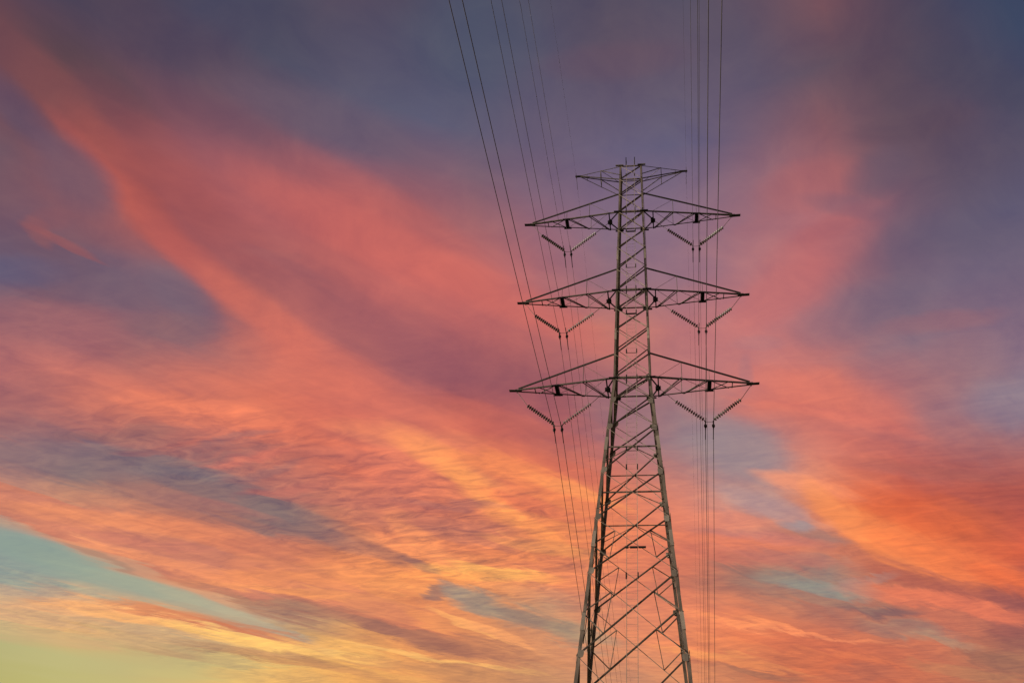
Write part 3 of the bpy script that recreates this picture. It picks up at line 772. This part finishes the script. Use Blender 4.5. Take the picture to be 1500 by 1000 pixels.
for li in range(3):
    h, L = H[li], ARM[li]
    rise = (1.90, 1.89, 1.82)[li]
    w = hw(h)
    for s in (-1, 1):
        bm = bmesh.new()
        for sy_ in (-1, 1):
            angle(bm, Vector((s * (w - 0.25), sy_ * (w + 0.0), h - 0.02)), chord_pt(s, sy_, L - 0.45, h - 0.02, L), (0, -sy_, 0), (0, 0, 1), 0.085, 0.012)
        arm = build('crossarm', bm, SHADED, PY)
        bm = bmesh.new()
        bar(bm, (s * (L - 0.75), 0, h + 0.0), (s * L, 0, h + 0.03), 0.22, 0.05)
        bar(bm, (s * (L - 0.8), 0, h + 0.05), (s * (L - 0.4), 0, h + 0.05), 0.2, 0.07)
        build('tip_plate', bm, DARK, arm)
        for sy_ in (-1, 1):
            bm = bmesh.new()
            rs = rise if sy_ < 0 else (1.85, 1.78, 1.60)[li]
            a = rod_pt(s, sy_, hw(h + rs), h, L, rs); b = rod_pt(s, sy_, L - 0.6, h, L, rs)
            angle(bm, a, b, (0, 0, 1), (0, -sy_, 0), 0.085 if sy_ < 0 else 0.06, 0.012)
            build('tie_rod', bm, DARK, arm)
        # hangers between tie rods and chords
        bm = bmesh.new()
        for sy_ in (-1, 1):
            for x in (3.1, 4.82):
                rod(bm, rod_pt(s, sy_, x, h, L, rise), chord_pt(s, sy_, x, h, L), 0.02 if x < 4 else 0.016, 5)
            rod(bm, rod_pt(s, sy_, 3.1, h, L, rise), chord_pt(s, sy_, 1.6, h, L), 0.012, 5)
        pieces('hanger', bm, SHADED, arm)
        # plan bracing of the arm
        bm = bmesh.new()
        P = lambda sy_, x: chord_pt(s, sy_, x, h - 0.03, L)
        for x0, x1 in ((1.68, 3.08), (3.2, 4.68)):
            for d in (-0.11, 0.11):
                A, B = P(1, x0), P(-1, x1)
                A.x += s * d * 0.35; B.x += s * d
                bar(bm, A, B, 0.05, 0.04)
        for A, B in ((P(-1, 1.6), P(1, 3.2)), (P(-1, 3.1), P(1, 4.8))):
            rod(bm, A + Vector((0, 0, .05)), B + Vector((0, 0, .05)), 0.014, 5)
        for A, B, q in ((P(-1, 4.9), P(1, 6.05), 0), (P(1, 4.9), P(-1, 6.05), 0.04)):
            bar(bm, A + Vector((0, 0, q)), B + Vector((0, 0, q)), 0.05, 0.03)
        bar(bm, P(-1, 6.25), P(1, 6.25), 0.05, 0.05)
        pieces('plan_brace', bm, SHADED, arm)
        # heavy cross beam at mid arm
        bm = bmesh.new()
        for d in (-0.09, 0.09):
            A, B = P(-1, 4.82 + d), P(1, 4.82 + d)
            bar(bm, A, B, 0.07, 0.18)
        bar(bm, P(-1, 4.82) + Vector((0, 0, 0.05)), P(1, 4.82) + Vector((0, 0, 0.05)), 0.2, 0.02)
        for sy_ in (-1, 1):
            c = P(sy_, 4.82)
            bar(bm, c + Vector((-0.28, 0, -0.02)), c + Vector((0.28, 0, -0.02)), 0.12, 0.06)
        build('cross_beam', bm, IRON, arm)
        # inner beam, yoke and its two stays
        bm = bmesh.new()
        bar(bm, P(-1, 1.62), P(1, 1.62), 0.08, 0.10)
        c = Vector((s * 1.60, 0, h - 0.1))
        bar(bm, c + Vector((-0.17, 0, 0)), c + Vector((0.17, 0, 0)), 0.26, 0.16)
        bar(bm, c + Vector((0, -0.26, 0.02)), c + Vector((0, 0.26, 0.02)), 0.14, 0.14)
        for sy_ in (-1, 1):
            bar(bm, Vector((s * w, sy_ * w * 0.93, h - 0.05)), c + Vector((0, sy_ * 0.08, 0.03)), 0.07, 0.07)
        build('inner_yoke', bm, IRON, arm)
        # body corner cleats
        bm = bmesh.new()
        for sy_ in (-1, 1):
            c = Vector((s * w, sy_ * w, h))
            bar(bm, c + Vector((-0.28, sy_ * 0.05, -0.03)), c + Vector((0.3, sy_ * 0.05, -0.03)), 0.12, 0.05)
            if sy_ > 0:
                bar(bm, c + Vector((-s * 0.03, -0.05, -0.06)), c + Vector((-s * 0.33, -0.1, -0.06)), 0.2, 0.2)
        pieces('cleat', bm, IRON, arm)

# peak arms for the earth wires
LP = 4.34
for s in (-1, 1):
    bm = bmesh.new()
    w, w2 = hw(50.2), hw(48.72)
    tip = Vector((s * LP, 0, 50.28))
    for sy_ in (-1, 1):
        angle(bm, (s * (w - 0.15), sy_ * w, 50.26), tip + Vector((-s * 0.3, sy_ * 0.06, 0)), (0, -sy_, 0), (0, 0, -1), 0.055, 0.01)
        angle(bm, (s * w2, sy_ * w2, 48.72), tip + Vector((-s * 0.35, sy_ * 0.06, -0.06)), (0, -sy_, 0), (0, 0, 1), 0.06, 0.01)
    arm = build('peak_arm', bm, SHADED, PY)
    bm = bmesh.new()
    bar(bm, tip + Vector((-s * 0.5, 0, 0)), tip + Vector((s * 0.05, 0, 0)), 0.16, 0.06)
    bar(bm, tip + Vector((-s * 0.05, 0, 0)), tip + Vector((-s * 0.05, 0, -0.22)), 0.06, 0.06, (1, 0, 0))
    build('tip_plate', bm, DARK, arm)
    bm = bmesh.new()
    def top(sy_, x):
        k = (x - w) / (LP - 0.3 - w)
        return Vector((s * x, sy_ * (w + (0.06 - w) * k), 50.26))
    def bot(sy_, x):
        k = (x - w2) / (LP - 0.35 - w2)
        return Vector((s * x, sy_ * (w2 + (0.06 - w2) * k), 48.72 + 1.5 * k))
    for sy_ in (-1, 1):
        rod(bm, top(sy_, 2.35), bot(sy_, 2.35), 0.028, 5)
        rod(bm, top(sy_, 3.45), bot(sy_, 3.45), 0.018, 5)
        bar(bm, top(sy_, 2.35), Vector((s * hw(49.2), sy_ * hw(49.2), 49.25)), 0.045, 0.045)
    rod(bm, bot(-1, 2.35), bot(1, 2.35), 0.022, 5)
    rod(bm, top(-1, 2.35), top(1, 2.35), 0.022, 5)
    rod(bm, top(-1, 2.35), top(1, w + 0.1), 0.018, 5)
    pieces('arm_brace', bm, SHADED, arm)
    bm = bmesh.new()
    c = Vector((s * w, -w, 50.28))
    bar(bm, c + Vector((-0.3, -0.04, 0)), c + Vector((0.3, -0.04, 0)), 0.1, 0.1)
    build('cleat', bm, SHADED, arm)

# climbing ladder on the near face
def ladder_pt(x, z):
    k = 1 - 0.14 * max(0, (30 - z)) / 26
    return Vector((x * k - 0.012, -hw(z) - 0.13, z))
bm = bmesh.new()
zs = [50.75, 45.12, 37.46, 30.16, 20, 10, 2.6]
for sx_ in (-1, 1):
    for a, b in zip(zs, zs[1:]):
        bar(bm, ladder_pt(sx_ * 0.3, b), ladder_pt(sx_ * 0.3, a), 0.026, 0.03, (0, 1, 0))
z = 2.9
while z < 50.2:
    rod(bm, ladder_pt(-0.3, z), ladder_pt(0.3, z), 0.006, 5)
    z += 0.32
ladder = build('ladder', bm, SUNLIT, PY)
for z, ht, cross in ((50.6, .85, 0), (49.0, .3, 0), (45.0, .75, 0), (43.0, .25, 1), (39.5, .3, 2), (37.3, .7, 0), (35.35, .3, 1), (32.1, .3, 2), (29.9, .7, 0), (24.75, .3, 2), (23.5, .35, 0), (16.95, .35, 0)):
    bm = bmesh.new()
    for sx_ in (-1, 1):
        a = ladder_pt(sx_ * 0.33, z - ht / 2) + Vector((0, -.03, 0)); b = ladder_pt(sx_ * 0.33, z + ht / 2) + Vector((0, -.03, 0))
        bar(bm, a, b, 0.06, 0.05, (0, 1, 0))
        bar(bm, ladder_pt(sx_ * 0.3, z), ladder_pt(sx_ * 0.3, z) + Vector((0, 0.14, 0)), 0.04, 0.04)
    if cross:
        bar(bm, ladder_pt(-0.36, z - ht / 2), ladder_pt(0.36, z - ht / 2), 0.10 if cross == 1 else 0.03, 0.06 if cross == 1 else 0.02)
    build('ladder_bracket', bm, IRON, ladder)
bm = bmesh.new()
zp = 18.5
for x0, x1 in ((-0.36, -0.20), (-0.12, 0.32), (0.36, 0.78)):
    bar(bm, ladder_pt(x0, zp) + Vector((0, -0.1, 0)), ladder_pt(x1, zp) + Vector((0, -0.1, 0)), 0.14, 0.07)
bar(bm, ladder_pt(-0.36, zp + 0.06), ladder_pt(0.78, zp + 0.06), 0.03, 0.03)
build('rest_platform', bm, IRON, ladder)

# ------------------------------------------------------------------ V-strings of disc insulators, one thing per string
ZC = (41.90, 34.42, 27.18)
PITCHD = 0.150
bm = bmesh.new()
lathe(bm, (0, 0, 0), (0, 0, 1), [(-0.075, 0.02), (-0.035, 0.03), (-0.028, 0.128), (-0.014, 0.132), (0.0, 0.118), (0.012, 0.04), (0.03, 0.032), (0.062, 0.028), (0.075, 0.02)], 12)
disc_me = bpy.data.meshes.new('insulator_disc')
bmesh.ops.recalc_face_normals(bm, faces=bm.faces)
bm.to_mesh(disc_me); bm.free()
disc_me.materials.append(PORC)
for f in disc_me.polygons:
    f.use_smooth = True
ARMNAME = ('topmost long crossarm', 'middle long crossarm', 'lowest long crossarm')
for li in range(3):
    h, zc_ = H[li], ZC[li]
    for s in (-1, 1):
        for outer in (True, False):
            xc = s * (4.88 if outer else 4.40)
            bot = Vector((xc, 0, zc_ + 0.40))
            disc0 = Vector((s * (6.70 if outer else 2.64), 0, h - 1.12))
            att = Vector((s * (7.42 if outer else 1.62), 0, h - 0.08))
            o = thing('insulator_string', att,
                      '%s ribbed insulator string of the V under the %s end of the %s' % ('outer' if outer else 'inner', SIDE[s], ARMNAME[li]),
                      'insulator', 'ribbed V-string insulators under the crossarms')
            axis = (disc0 - bot).normalized()
            b0 = bot + axis * 0.10
            cnt = 13
            step = (disc0 - b0).length / cnt
            for k in range(cnt):
                d = bpy.data.objects.new('insulator_disc', disc_me)
                COL.objects.link(d)
                d.parent = o
                d.location = b0 + axis * step * (k + 0.5) - att
                d.rotation_euler = axis.to_track_quat('Z', 'Y').to_euler()
            bm = bmesh.new()
            rod(bm, att, disc0, 0.017, 6)
            bar(bm, att + Vector((0, 0, 0.10)), att + Vector((0, 0, -0.06)), 0.07, 0.05, (0, 1, 0))
            build('link_rod', bm, SHADED, o)
            bm = bmesh.new()
            rod(bm, bot + axis * 0.1, Vector((xc, 0, zc_ + 0.30)), 0.03, 6)
            bar(bm, (xc, 0, zc_ + 0.36), (xc, 0, zc_ + 0.02), 0.055, 0.045, (0, 1, 0))
            lathe(bm, (xc, 0, zc_ + 0.0), (0, 0, 1), [(-0.11, 0.03), (-0.08, 0.075), (0.02, 0.10), (0.10, 0.08), (0.17, 0.03)], 8)
            bar(bm, (xc, -0.2, zc_ - 0.03), (xc, 0.2, zc_ - 0.06), 0.07, 0.08)
            build('suspension_clamp', bm, IRON, o)
            if outer:
                bm = bmesh.new()
                rod(bm, (xc, 0, zc_ + 0.30), (s * 4.40, 0, zc_ + 0.30), 0.014, 6)
                build('yoke_bar', bm, STEEL, o)

# ------------------------------------------------------------------ conductors
def wire_pts(x, zc_, far_slope=-0.345, far_k=0.00036, near_slope=0.0479, near_k=0.0004):
    pts = []
    d = 160.0
    while d > 0.1:
        pts.append(Vector((x - 0.0161 * d, -d, zc_ + near_slope * d + near_k * d * d)))
        d -= 4.0 if d > 40 else 2.0
    pts.append(Vector((x, 0, zc_)))
    d = 1.0
    while d < 300:
        pts.append(Vector((x + 0.0131 * d, d, zc_ + far_slope * d + far_k * d * d)))
        d += 1.5 if d < 20 else (4.0 if d < 100 else 10)
    return pts

WLAB = {True: 'outer', False: 'inner'}
for li in range(3):
    zc_ = ZC[li]
    for s in (-1, 1):
        for outer in (True, False):
            x = s * (4.88 if outer else 4.40)
            o = thing('power_cable', (x, 0, zc_),
                      '%s cable of the pair clamped under the %s end of the %s' % (WLAB[outer], SIDE[s], ARMNAME[li]),
                      'cable', 'power cables running past the pylon')
            pts = wire_pts(x, zc_)
            bm = bmesh.new(); tube(bm, pts, (0.010, 0.013, 0.017)[li], 6)
            build('conductor', bm, ALU, o)
            bm = bmesh.new()
            arm_pts = [Vector((x, -0.9, zc_ + 0.04)), Vector((x, 0, zc_)), Vector((x, 1.0, zc_ - 0.345))]
            tube(bm, arm_pts, 0.028, 6)
            build('armour_rod', bm, IRON, o)
for s in (-1, 1):
    o = thing('earth_wire', (s * 4.29, 0, 50.05), 'thin earth wire passing over the %s tip of the small top arm' % SIDE[s], 'cable', 'earth wires at the peak')
    bm = bmesh.new(); tube(bm, wire_pts(s * 4.29, 50.05), 0.005, 5)
    build('strand', bm, ALU, o)
    bm = bmesh.new(); tube(bm, [Vector((s * 4.29, -0.55, 50.08)), Vector((s * 4.29, 0, 50.05)), Vector((s * 4.29, 0.9, 49.74))], 0.016, 5)
    build('armour_rod', bm, SHADED, o)
